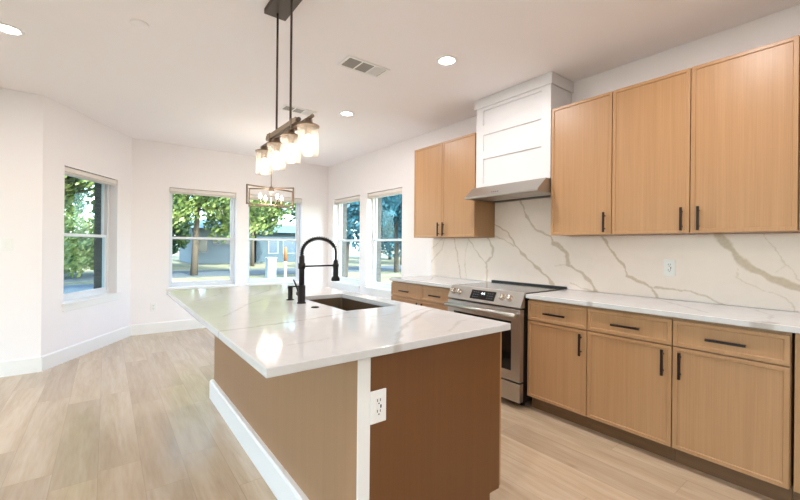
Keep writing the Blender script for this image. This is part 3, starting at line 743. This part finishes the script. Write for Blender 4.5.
# ------------------------------------------------------------------ range
RY0, RY1 = 1.822, 2.632; RXF = -0.680
ra = thing('range', 'stainless slide-in electric range between the base cabinets', 'range', (-0.34, (RY0 + RY1) / 2, 0))
G().box(-0.03, RXF + 0.03, RY0, RY1, 0.05, 0.90).build('body', 'black_paint', ra, 0.002)
for yy in (RY0 + 0.06, RY1 - 0.06):
    for xx in (-0.10, -0.58): G().cyl((xx, yy, 0), (xx, yy, 0.05), 0.02, 12).build('foot', 'black_paint', ra)
G().box(-0.062, -0.632, RY0 + 0.003, RY1 - 0.003, 0.9005, 0.921).build('cooktop', 'cooktop', ra, 0.002)
g = G(); g.box(-0.023, -0.060, RY0 - 0.004, RY1 + 0.004, 0.916, 0.937); g.build('rear_trim', 'black_paint', ra, 0.002)
# sloping control panel
g = G(); g.prism([(-0.633, 0.9005), (-0.633, 0.922), (-0.645, 0.923), (RXF - 0.022, 0.808), (RXF - 0.020, 0.800), (-0.640, 0.800)], RY0, RY1)
cp = g.build('control_panel', 'steel', ra, 0.002)
pt, pb = Vector((-0.645, 0, 0.923)), Vector((RXF - 0.022, 0, 0.808)); sd_ = (pb - pt).normalized(); pn = Vector((sd_.z, 0, -sd_.x)); pn = pn if pn.x < 0 else -pn
cpt = lambda f, y, w=0.0: pt + (pb - pt) * f + Vector((0, y, 0)) + pn * w
ym = (RY0 + RY1) / 2
dw = 0.135
dg = G(); q = [cpt(0.2, ym + dw, 0.0012), cpt(0.2, ym - dw, 0.0012), cpt(0.85, ym - dw, 0.0012), cpt(0.85, ym + dw, 0.0012)]
q2 = [p - pn * 0.004 for p in q]; dg.hexa(q2 + q); dsp = dg.build('display', 'black_glass', cp)
def glyphs(text, cy, f, size, name, mat):
    cu = bpy.data.curves.new(name, 'FONT'); cu.body = text; cu.size = size; cu.align_x = 'CENTER'; cu.align_y = 'CENTER'
    to = bpy.data.objects.new(name, cu); COL.objects.link(to)
    ex = Vector((0, -1, 0)); ey = -sd_; ez = ex.cross(ey)
    m3 = Matrix((ex, ey, ez)).transposed().to_4x4(); c = cpt(f, cy, 0.0018); m3.translation = c
    dgph = bpy.context.evaluated_depsgraph_get(); me = bpy.data.meshes.new_from_object(to.evaluated_get(dgph)); bpy.data.objects.remove(to)
    me.transform(Matrix.Translation(-Vector(ra['_base'])) @ m3); me.materials.clear(); me.materials.append(M[mat])
    o = bpy.data.objects.new(name, me); COL.objects.link(o); o.parent = dsp if False else cp; return o
glyphs('4:4', ym, 0.42, 0.034, 'display_digits', 'digits')
M['legend'] = plain('grey_printed_legend', (120, 124, 126), 0.5)
for s in (-1, 1):
    g = G()
    for i in range(3):
        for j in range(3):
            a = ym + s * (0.055 + i * 0.024); f = 0.34 + j * 0.17
            g.face([cpt(f, a + 0.006, 0.0016), cpt(f, a - 0.006, 0.0016), cpt(f + 0.03, a - 0.006, 0.0016), cpt(f + 0.03, a + 0.006, 0.0016)])
    g.build('button_legend', 'legend', cp)
for yk in (RY1 - 0.056, RY1 - 0.128, RY0 + 0.193, RY0 + 0.120):
    g = G(); g.lathe(cpt(0.50, yk, 0.0), [(0.028, 0.0), (0.028, 0.006), (0.024, 0.008), (0.0235, 0.036), (0.021, 0.040), (0.0, 0.040)], 24, pn)
    g.hexa([p + pn * d for d in (0.039, 0.050) for p in (cpt(0.35, yk + 0.005), cpt(0.35, yk - 0.005), cpt(0.65, yk - 0.005), cpt(0.65, yk + 0.005))])
    g.build('knob', 'knob', cp)
# oven door
dz0, dz1 = 0.215, 0.788
g = G(); g.box(RXF - 0.022, RXF + 0.028, RY0 + 0.002, RY1 - 0.002, dz0, dz1); od = g.build('oven_door', 'steel', ra, 0.004)
o = G().box(RXF - 0.0245, RXF - 0.020, RY0 + 0.085, RY1 - 0.085, 0.295, 0.690).build('door_window', 'black_glass', od, 0.002); o['label'] = 'black glass oven window'
g = G(); g.cyl((RXF - 0.058, RY0 + 0.02, 0.744), (RXF - 0.058, RY1 - 0.012, 0.744), 0.0195, 18)
for yy in (RY0 + 0.075, RY1 - 0.075): g.box(RXF - 0.058, RXF - 0.02, yy - 0.013, yy + 0.013, 0.733, 0.753)
g.build('handle', 'steel', od)
g = G(); g.box(RXF - 0.022, RXF + 0.028, RY0 + 0.002, RY1 - 0.002, 0.055, 0.203); g.build('drawer', 'steel', ra, 0.004)

# ------------------------------------------------------------------ hood
ho = thing('range_hood', 'slim stainless under-cabinet range hood above the range', 'range hood', (-0.25, 2.2, 1.74))
HY0, HY1 = 1.808, 2.612
prof = [(-0.021, 1.748), (-0.500, 1.744), (-0.507, 1.748), (-0.507, 1.764), (-0.385, 1.866), (-0.021, 1.866)]
# shell without bottom, with inner lip
g = G(); n = len(prof)
for i in range(1, n):
    j = (i + 1) % n
    g.face([(prof[i][0], HY0, prof[i][1]), (prof[j][0], HY0, prof[j][1]), (prof[j][0], HY1, prof[j][1]), (prof[i][0], HY1, prof[i][1])])
for yy in (HY0, HY1): g.face([(x, yy, z) for x, z in prof])
lip = 0.03; zb_ = 1.7465
xa, xb_ = -0.500, -0.021
g.face([(xa, HY0, 1.744), (xa, HY1, 1.744), (xa + lip, HY1 - lip, 1.7445), (xa + lip, HY0 + lip, 1.7445)])
g.face([(xb_, HY0, 1.748), (xb_, HY1, 1.748), (xb_ - lip, HY1 - lip, 1.7478), (xb_ - lip, HY0 + lip, 1.7478)])
g.face([(xa, HY0, 1.744), (xb_, HY0, 1.748), (xb_ - lip, HY0 + lip, 1.7478), (xa + lip, HY0 + lip, 1.7445)])
g.face([(xa, HY1, 1.744), (xb_, HY1, 1.748), (xb_ - lip, HY1 - lip, 1.7478), (xa + lip, HY1 - lip, 1.7445)])
weld(g.build('shell', 'steel_light', ho, 0.0015))
for a, b in ((HY0 + lip + 0.001, 2.199), (2.208, HY1 - lip - 0.001)):
    G().box(xa + lip + 0.001, xb_ - lip - 0.09, a, b, 1.752, 1.758).build('filter', 'steel', ho, 0.001)
G().box(xa + lip + 0.001, xb_ - lip - 0.001, HY0 + lip + 0.0005, HY1 - lip - 0.0005, 1.759, 1.764).build('inner_pan', 'vent_dark', ho)
g = G()
for k in range(4):
    y = 2.30 - k * 0.022; f = 0.25; x = -0.507 + 0.122 * f; z = 1.764 + 0.102 * f
    g.lathe((x, y, z), [(0.0, 0.003), (0.005, 0.003), (0.006, 0.0)], 12, (-0.64, 0, 0.77))
g.build('button', 'bronze', ho)

sh = thing('hood_surround', 'white panelled chimney box above the range hood up to the ceiling', 'range hood surround', (-0.16, 2.2, 1.867))
CY0, CY1, CXF = 1.803, 2.618, -0.335
G().box(-0.001, CXF + 0.012, CY0 + 0.001, CY1 - 0.001, 1.867, H - 0.001).build('box', 'hood_paint', sh)
g = G(); st = 0.088
g.box(CXF, CXF + 0.012, CY0, CY0 + st, 1.867, H - 0.09); g.box(CXF, CXF + 0.012, CY1 - st, CY1, 1.867, H - 0.09)
for za, zb in ((1.867, 1.905), (2.150, 2.228), (2.386, 2.484), (2.626, 2.664)):
    g.box(CXF, CXF + 0.012, CY0 + st, CY1 - st, za + (0 if za < 1.9 else 0.0), zb)
g.v = g.v
g.build('frame', 'hood_paint', sh, 0.001)
g = G(); g.box(-0.001, CXF - 0.014, CY0 - 0.016, CY1 + 0.016, 2.657, H - 0.0005); g.build('crown_band', 'hood_paint', sh, 0.002)

# ------------------------------------------------------------------ outlets, switch
def plate(name, c, nrm, label, cat, kind='outlet', w=0.072, h=0.118):
    nrm = Vector(nrm).normalized(); u = Vector((0, 0, 1)).cross(nrm).normalized(); c = Vector(c); up = Vector((0, 0, 1))
    r = thing(name, label, cat, c)
    def bx3(g, a0, a1, b0, b1, d0, d1): g.hexa([c + u * a + up * b + nrm * d for d in (d0, d1) for a, b in ((a0, b0), (a1, b0), (a1, b1), (a0, b1))])
    g = G(); bx3(g, -w / 2, w / 2, -h / 2, h / 2, 0, 0.006); g.build('cover_plate', 'plate', r, 0.002)
    if kind == 'switch':
        g = G(); bx3(g, -0.017, 0.017, -0.033, 0.033, 0.005, 0.0085); g.build('rocker', 'plate', r, 0.0015)
    else:
        g = G(); bx3(g, -0.017, 0.017, -0.034, 0.034, 0.005, 0.0075); f = g.build('receptacle', 'plate', r, 0.001)
        for s in (-1, 1):
            g = G()
            for a in (-0.0065, 0.0065): bx3(g, a - 0.0015, a + 0.0015, s * 0.02 - 0.001, s * 0.02 + 0.009, 0.007, 0.0079)
            bx3(g, -0.0028, 0.0028, s * 0.02 - 0.0105, s * 0.02 - 0.006, 0.007, 0.0079)
            g.build('socket_slots', 'slot', f)
        if kind == 'gfci':
            g = G(); bx3(g, 0.006, 0.0115, -0.006, 0.006, 0.007, 0.0084); g.build('test_button', 'slot', f)
plate('wall_outlet', (-2.4735, NY - 0.0005, 0.683), (0, -1, 0), 'white electrical outlet on the island end panel', 'outlet', 'gfci', 0.070, 0.122)
plate('wall_outlet', (SPX - 0.0005, 1.036, 1.145), (-1, 0, 0), 'white electrical outlet on the veined stone backsplash', 'outlet', 'gfci', 0.076, 0.120)
plate('wall_outlet', (-2.742, YB - 0.0005, 0.376), (0, -1, 0), 'white electrical outlet low on the back wall', 'outlet')
plate('light_switch', (-4.035, L1.y - 0.0005, 1.262), (0, -1, 0), 'white rocker light switch on the wall stub at the picture edge', 'light switch', 'switch', 0.08, 0.12)

# ------------------------------------------------------------------ ceiling fixtures
def can(x, y, label):
    r = thing('recessed_light', label, 'ceiling light', (x, y, H), 'recessed ceiling lights')
    G().lathe((x, y, H - 0.0005), [(0.060, 0.0), (0.060, -0.004), (0.066, -0.007), (0.082, -0.004), (0.084, 0.0)], 32).build('trim_ring', 'plate', r)
    G().lathe((x, y, H - 0.0005), [(0.0605, -0.003), (0.03, -0.0045), (0.0, -0.005)], 32).build('diffuser', 'can_glow', r)
    light('led_light', 'AREA', (x, y, H - 0.012), CAN_POWER, CAN_COLOR, r, 0.11)
can(-1.16, 2.20, 'round recessed ceiling light closest to the hood surround')
can(-1.17, 3.77, 'round recessed ceiling light between the rectangular vent and the windows')
can(-3.835, 3.757, 'round recessed ceiling light at the top corner over the open floor')
# unseen lamps continuing the ceiling lights, added for room brightness
for k, (x, y, lb) in enumerate(((-1.16, 0.62, 'above the near base cabinets'), (-3.83, 0.62, 'above the camera side'), (-1.16, -1.6, 'far behind the kitchen'), (-3.83, -1.6, 'over the living side'), (-5.9, 2.2, 'over the far living side'))):
    can(x, y, 'added unseen recessed ceiling light, ' + lb)

def vent(x0, x1, y0, y1, label):
    r = thing('ceiling_vent', label, 'ceiling vent', ((x0 + x1) / 2, (y0 + y1) / 2, H), 'ceiling air vents')
    g = G(); z = H - 0.0005; b = 0.022; zt = z - 0.007
    for a in ((x0, x1, y0, y0 + b), (x0, x1, y1 - b, y1), (x0, x0 + b, y0 + b, y1 - b), (x1 - b, x1, y0 + b, y1 - b)): g.box(a[0], a[1], a[2], a[3], zt, z)
    w = (x1 - x0 - 2 * b); xs = [x0 + b + w * k / 3 for k in range(4)]
    for k in (1, 2): g.box(xs[k] - 0.006, xs[k] + 0.006, y0 + b, y1 - b, zt, z)
    g.build('frame', 'plate', r, 0.001)
    G().box(x0 + b, x1 - b, y0 + b, y1 - b, z - 0.0012, z).build('backing', 'vent_dark', r)
    for k in range(3):
        g = G(); n = 9
        for i in range(n):
            xx = xs[k] + 0.008 + (xs[k + 1] - xs[k] - 0.016) * (i + 0.5) / n
            tl = 0.0085 if k == 2 else -0.0052
            g.hexa([(xx - 0.0015 - tl, y0 + b, z - 0.0055), (xx + 0.0015 - tl, y0 + b, z - 0.0055), (xx + 0.0015 - tl, y1 - b, z - 0.0055), (xx - 0.0015 - tl, y1 - b, z - 0.0055),
                    (xx - 0.0015 + tl, y0 + b, z - 0.0015), (xx + 0.0015 + tl, y0 + b, z - 0.0015), (xx + 0.0015 + tl, y1 - b, z - 0.0015), (xx - 0.0015 + tl, y1 - b, z - 0.0015)])
        g.build('louver', 'plate' if k == 2 else 'grille', r)  # grey or white imitates how each louver direction catches light
vent(-1.81, -1.415, 2.605, 2.80, 'white rectangular ceiling vent nearer the hood, two dark sections')
vent(-1.815, -1.45, 3.93, 4.10, 'white rectangular ceiling vent half hidden behind the pendant rods')
sm = G().lathe((-3.122, 3.109, H - 0.0005), [(0.055, 0), (0.055, -0.006), (0.048, -0.010), (0.0, -0.011)]).build('blank_ceiling_disc', 'ceiling', origin=(-3.122, 3.109, H))
tag(sm, 'small round cap plate painted the colour of the ceiling', 'ceiling cap')

# ------------------------------------------------------------------ linear pendant above the island
PX = -2.45
pe = thing('linear_pendant', 'four light linear pendant with glass cylinders above the island', 'pendant light', (PX, 2.26, H))
G().box(PX - 0.068, PX + 0.068, 2.09, 2.425, H - 0.032, H - 0.0005).build('canopy', 'bronze', pe, 0.002)
for y in (2.375, 2.148): G().cyl((PX, y, 1.99), (PX, y, H - 0.03), 0.0065, 12).build('rod', 'bronze', pe)
g = G(); g.box(PX - 0.016, PX + 0.016, 2.04, 2.53, 1.962, 1.992); bm_ = g.build('beam', 'beam_wood', pe, 0.002)
for y in (2.032, 2.538): G().cyl((PX, y - 0.009, 1.977), (PX, y + 0.009, 1.977), 0.012, 14).build('end_cap', 'bronze', bm_)
g = G(); g.cyl((PX, 1.845, 1.948), (PX, 2.665, 1.948), 0.009, 12)
for y in (2.10, 2.46): g.box(PX - 0.019, PX + 0.019, y - 0.009, y + 0.009, 1.936, 1.996)
g.build('rail', 'bloom_bronze', pe)
for y in (1.90, 2.135, 2.37, 2.605):
    g = G(); g.lathe((PX, y, 1.905), [(0.058, 0), (0.058, 0.005), (0.052, 0.008), (0.024, 0.010), (0.022, 0.038), (0.0, 0.040)]); g.lathe((PX, y, 1.905), [(0.0, -0.045), (0.018, -0.045), (0.018, 0.0), (0.058, 0.0)])
    sk_ = g.build('socket', 'bloom_bronze', pe)
    G().lathe((PX, y, 1.905), [(0.053, 0.0), (0.054, -0.03), (0.054, -0.14), (0.052, -0.150), (0.0505, -0.150), (0.0515, -0.14), (0.0515, -0.03), (0.0505, 0.0)], 32).build('lamp_shade', 'shade', sk_)
    G().lathe((PX, y, 1.86), [(0.010, 0.0), (0.012, -0.012), (0.022, -0.035), (0.026, -0.055), (0.022, -0.075), (0.010, -0.087), (0.0, -0.089)], 20).build('bulb', 'bulb', sk_)
    
# ------------------------------------------------------------------ chandelier in the breakfast bay
cc = Vector((-1.537, 5.146, 0))
ch = thing('chandelier', 'bronze open frame chandelier with candle bulbs in front of the back window', 'chandelier', (cc.x, cc.y, H))
for e0, e1 in (((-1.891, 5.023), (-1.183, 5.270)), ((-1.760, 5.376), (-1.313, 4.917))):
    g = G(); w = 0.017; z0, z1 = 1.805, 2.040; a = Vector((*e0, 0)); b = Vector((*e1, 0)); U = lambda p, z: Vector((p.x, p.y, z))
    d = (b - a).normalized()
    g.bar(U(a, z1) , U(b, z1), w, w); g.bar(U(a, z0), U(b, z0), w, w)
    g.bar(U(a + d * w / 2, z0 - w / 2), U(a + d * w / 2, z1 + w / 2), w, w, (d.x, d.y, 0)); g.bar(U(b - d * w / 2, z0 - w / 2), U(b - d * w / 2, z1 + w / 2), w, w, (d.x, d.y, 0))
    g.build('frame', 'bloom_bronze', ch, 0.001)
g = G(); g.cyl((cc.x, cc.y, 2.03), (cc.x, cc.y, H - 0.02), 0.0075, 12); g.build('rod', 'bloom_bronze', ch)
G().lathe((cc.x, cc.y, H - 0.0005), [(0.0, -0.03), (0.05, -0.03), (0.062, -0.02), (0.065, 0.0)]).build('canopy', 'bloom_bronze', ch)
G().lathe((cc.x, cc.y, 1.99), [(0.0, 0), (0.03, 0), (0.034, 0.01), (0.034, 0.05), (0.02, 0.07), (0.0, 0.08)]).build('hub', 'bloom_bronze', ch)
G().lathe((cc.x, cc.y, 1.795), [(0.0, 0), (0.022, 0), (0.03, 0.012), (0.02, 0.03), (0.008, 0.04), (0.008, 0.20)]).build('stem', 'bloom_bronze', ch)
for k in range(4):
    a = math.radians(10 + 90 * k); x, y = cc.x + 0.155 * math.cos(a), cc.y + 0.155 * math.sin(a)
    g = G(); g.tube([(cc.x, cc.y, 1.82), (cc.x + (x - cc.x) * 0.6, cc.y + (y - cc.y) * 0.6, 1.815), (x, y, 1.825), (x, y, 1.84)], 0.005, 8)
    g.lathe((x, y, 1.838), [(0.0, 0), (0.018, 0.002), (0.018, 0.006), (0.0105, 0.008), (0.0105, 0.05), (0.0, 0.051)], 16)
    arm = g.build('arm', 'bloom_bronze', ch)
    G().lathe((x, y, 1.889), [(0.0, 0), (0.011, 0.004), (0.018, 0.022), (0.017, 0.036), (0.008, 0.058), (0.0, 0.07)], 16).build('bulb', 'candle_bulb', arm)
light('candle_light', 'POINT', (cc.x, cc.y, 1.93), CHANDELIER_POWER, (1.0, 0.92, 0.83), ch, radius=0.12)

# ------------------------------------------------------------------ outdoors
GZ = -0.35
g = G(); g.box(-60, 80, -40, 110, GZ - 0.2, GZ); lw = g.build('lawn', 'lawn'); tag(lw, 'dry lawn around the house', kind='structure')
g = G(); g.hexa([(-60, 23.0, GZ), (80, 19.0, GZ), (80, 24.0, GZ), (-60, 28.0, GZ), (-60, 23.0, GZ + 0.02), (80, 19.0, GZ + 0.02), (80, 24.0, GZ + 0.02), (-60, 28.0, GZ + 0.02)])
tag(g.build('road', 'road'), 'grey road past the back lawn', kind='structure')

g = G(); g.box(-30, -2.3, 9.0, 19.5, GZ, GZ + 0.012); tag(g.build('shaded_ground', plain('shade_toned_ground', (52, 66, 78), 0.9, var=0.15, nscale=3)), 'dark painted shade on the ground outside the angled bay window', kind='structure')  # dark sheet stands in for ground lying in shade

def leaf_cloud(blobs, n, size, seed):
    """scattered leaf faces around a set of blobs (centre, radii)"""
    rg = np.random.default_rng(seed); gg = G()
    vol = np.array([b[1][0] * b[1][1] * b[1][2] for b in blobs]) ** 0.7; vol /= vol.sum()
    for k in range(n):
        c, rd = blobs[rg.choice(len(blobs), p=vol)]
        d = rg.normal(size=3); d /= np.linalg.norm(d); rr_ = (0.55 + 0.5 * rg.random()) if rg.random() < 0.8 else rg.random()
        p = Vector((c[0] + d[0] * rd[0] * rr_, c[1] + d[1] * rd[1] * rr_, c[2] + d[2] * rd[2] * rr_))
        a = Vector(rg.normal(size=3)).normalized(); b = a.orthogonal().normalized(); q = a.cross(b); s_ = size * (0.6 + 0.8 * rg.random())
        gg.face([p - b * s_, p - q * s_ * 0.45, p + b * s_, p + q * s_ * 0.45])
    return gg
def tree(name, x, y, h, spread, low, leaf, label, seed, n=2600, size=0.22, trunk=0.22, lean=0.0):
    r = thing(name, label, 'bush' if 'bush' in name else 'tree', (x, y, GZ), None if 'bush' in name else 'trees around the house')
    rg = np.random.default_rng(seed); g = G()
    g.tube([(x, y, GZ - 0.1), (x + lean * 0.2, y, GZ + h * 0.18), (x + lean * 0.6, y + 0.1, GZ + h * 0.4), (x + lean, y, GZ + h * 0.7)], [trunk * 1.25, trunk, trunk * 0.8, trunk * 0.35], 12)
    blobs = []
    for k in range(9):
        a = 2 * math.pi * k / 9 + rg.random(); q = spread * (0.35 + 0.5 * rg.random()); zc = GZ + low + (h - low) * (0.2 + 0.65 * rg.random())
        e = (x + lean + q * math.cos(a), y + q * math.sin(a), zc)
        g.tube([(x + lean * 0.6, y + 0.1, GZ + h * 0.36), (x + lean + q * 0.5 * math.cos(a), y + q * 0.5 * math.sin(a), GZ + h * 0.36 + (zc - GZ - h * 0.36) * 0.6), e], [trunk * 0.45, trunk * 0.25, trunk * 0.08], 7)
        blobs.append((e, (spread * 0.42, spread * 0.42, (h - low) * 0.26)))
    blobs.append(((x + lean, y, GZ + low + (h - low) * 0.6), (spread * 0.7, spread * 0.7, (h - low) * 0.4)))
    g.build('trunk', 'bark', r)
    leaf_cloud(blobs, n, size, seed).build('crown', leaf, r)
# left bay window
tree('shade_tree', -4.95, 15.6, 8.5, 2.3, 1.2, 'leaf_yellow', 'yellow green tree outside the angled bay window', 11, 18000, 0.12, 0.12, 1.0)
tree('garden_bush', -4.3, 24.5, 3.2, 1.9, 0.1, 'leaf_yellow', 'low yellow green bush beyond the shaded ground outside the angled bay window', 41, 6000, 0.12, 0.06)
tree('shade_tree', -8.6, 31.0, 11.0, 3.5, 1.2, 'leaf_green', 'green tree farther off outside the angled bay window', 12, 8000, 0.24, 0.15)
tree('shade_tree', -0.5, 31.0, 9.5, 2.6, 1.2, 'leaf_green', 'green tree beyond the road behind the large oak', 16, 7000, 0.22, 0.15)
# back windows
tree('oak_tree', 0.35, 22.4, 9.5, 2.8, 2.2, 'leaf_yellow', 'large oak with a bare trunk outside the back window nearest the bay', 13, 15000, 0.14, 0.15, 0.3)
tree('oak_tree', 5.6, 30.2, 10.0, 3.1, 2.0, 'leaf_yellow', 'bushy oak outside the back window behind the chandelier', 14, 15000, 0.18, 0.13)
# right windows
tree('shade_tree', 4.7, 14.3, 8.0, 2.0, 1.2, 'leaf_teal', 'blue green tree outside the right wall window by the corner', 17, 17000, 0.12, 0.09, 0.6)
tree('shade_tree', 11.1, 19.2, 9.5, 2.4, 1.3, 'leaf_teal', 'blue green tree outside the right wall window by the cabinets', 18, 17000, 0.15, 0.13)
tree('shade_tree', 17.6, 27.0, 10.0, 3.2, 0.8, 'leaf_teal', 'dark blue green tree between the two slate blue houses', 19, 9000, 0.2, 0.15)
tree('shade_tree', 24.6, 38.6, 11.0, 3.3, 0.8, 'leaf_teal', 'dark blue green tree behind the slate blue house of the right windows', 20, 8000, 0.24, 0.15)
for k, (x, y, lb) in enumerate(((-20, 50, 'leftmost of the far tree row'), (-9.5, 51, 'second of the far tree row, behind the angled bay window'), (0.5, 50, 'far tree behind the pale blue house, left half'), (11, 51, 'far tree behind the pale blue house, right half'), (19, 47, 'far tree behind the slate blue house by the pedestal'), (36, 41, 'far tree at the right end of the tree row'))):
    tree('shade_tree', x, y, 12.0, 3.7, 1.2, 'leaf_green', lb, 30 + k, 4500, 0.34, 0.3)

def house(x0, x1, y0, y1, wh, rh, wall_m, roof_m, label, wins, doors_=()):
    r = thing('house', label, 'house', ((x0 + x1) / 2, (y0 + y1) / 2, GZ))
    G().box(x0, x1, y0, y1, GZ, GZ + wh).build('wall', wall_m, r)
    e = 0.5; ym_ = (y0 + y1) / 2
    g = G(); z0 = GZ + wh; q = 0.15; g.hexa([(x0 - q, y0 - e, z0), (x1 + q, y0 - e, z0), (x1 + q, y1 + e, z0), (x0 - q, y1 + e, z0), (x0 - q, ym_ - 0.02, z0 + rh), (x1 + q, ym_ - 0.02, z0 + rh), (x1 + q, ym_ + 0.02, z0 + rh), (x0 - q, ym_ + 0.02, z0 + rh)])
    g.build('roof', roof_m, r)
    for wx, wz, ww, whh in wins:
        f = G().box(wx - ww / 2 - 0.08, wx + ww / 2 + 0.08, y0 - 0.05, y0 + 0.02, GZ + wz - 0.08, GZ + wz + whh + 0.08).build('window', 'house_trim', r)
        G().box(wx - ww / 2, wx + ww / 2, y0 - 0.06, y0 - 0.045, GZ + wz, GZ + wz + whh).build('pane', 'house_window', f)
    for wx, ww, whh in doors_:
        G().box(wx - ww / 2, wx + ww / 2, y0 - 0.05, y0 + 0.02, GZ, GZ + whh).build('door', 'house_trim', r)
house(2.4, 7.3, 36.0, 43.0, 3.0, 0.9, 'house_blue', 'house_roof', 'pale blue house across the road beyond the back windows', [(3.2, 1.0, 0.7, 1.2), (4.3, 1.7, 0.5, 0.35), (5.2, 1.7, 0.5, 0.35), (6.1, 1.7, 0.5, 0.35)], [])
house(7.65, 15.0, 36.0, 42.0, 2.8, 0.9, 'house_slate', 'house_roof', 'slate blue house across the road behind the white pedestal', [(9.2, 0.9, 0.8, 1.2), (10.9, 0.9, 1.4, 1.2), (13.6, 0.9, 1.2, 1.2)], [(12.3, 0.9, 2.0)])
house(22.0, 30.0, 27.0, 32.0, 2.3, 0.5, 'house_slate', 'house_roof', 'slate blue house seen through the right wall windows', [(23.0, 0.9, 1.0, 1.1), (24.0, 0.9, 1.6, 1.1), (27.0, 0.9, 1.2, 1.1)], [(25.6, 0.9, 2.0)])
g = thing('utility_pedestal', 'white utility pedestal on the lawn outside the back window', 'utility box', (0.80, 11.98, GZ))
G().box(0.67, 0.93, 11.85, 12.11, GZ, 0.84).build('body', 'concrete_box', g, 0.02)
G().box(0.655, 0.945, 11.835, 12.125, 0.84, 0.90).build('cap', 'concrete_box', g, 0.015)
g = thing('marker_post', 'thin marker post with an orange top on the back lawn', 'marker post', (1.16, 11.7, GZ))
G().cyl((1.16, 11.7, GZ), (1.16, 11.7, 0.78), 0.042, 14).build('post', 'concrete_box', g)
o = G().lathe((1.16, 11.7, 0.7801), [(0.0, 0), (0.046, 0), (0.046, 0.40), (0.03, 0.44), (0.0, 0.45)], 14).build('cap', 'orange', g); o['label'] = 'orange top sleeve'
g = thing('utility_pole', 'thin dark pole outside the back window nearest the bay', 'pole', (0.62, 15.7, GZ))
G().cyl((0.62, 15.7, GZ - 0.1), (0.62, 15.7, 5.5), 0.05, 10).build('post', 'pole_wood', g)

for o in list(bpy.data.objects):
    if '_base' in o: del o['_base']
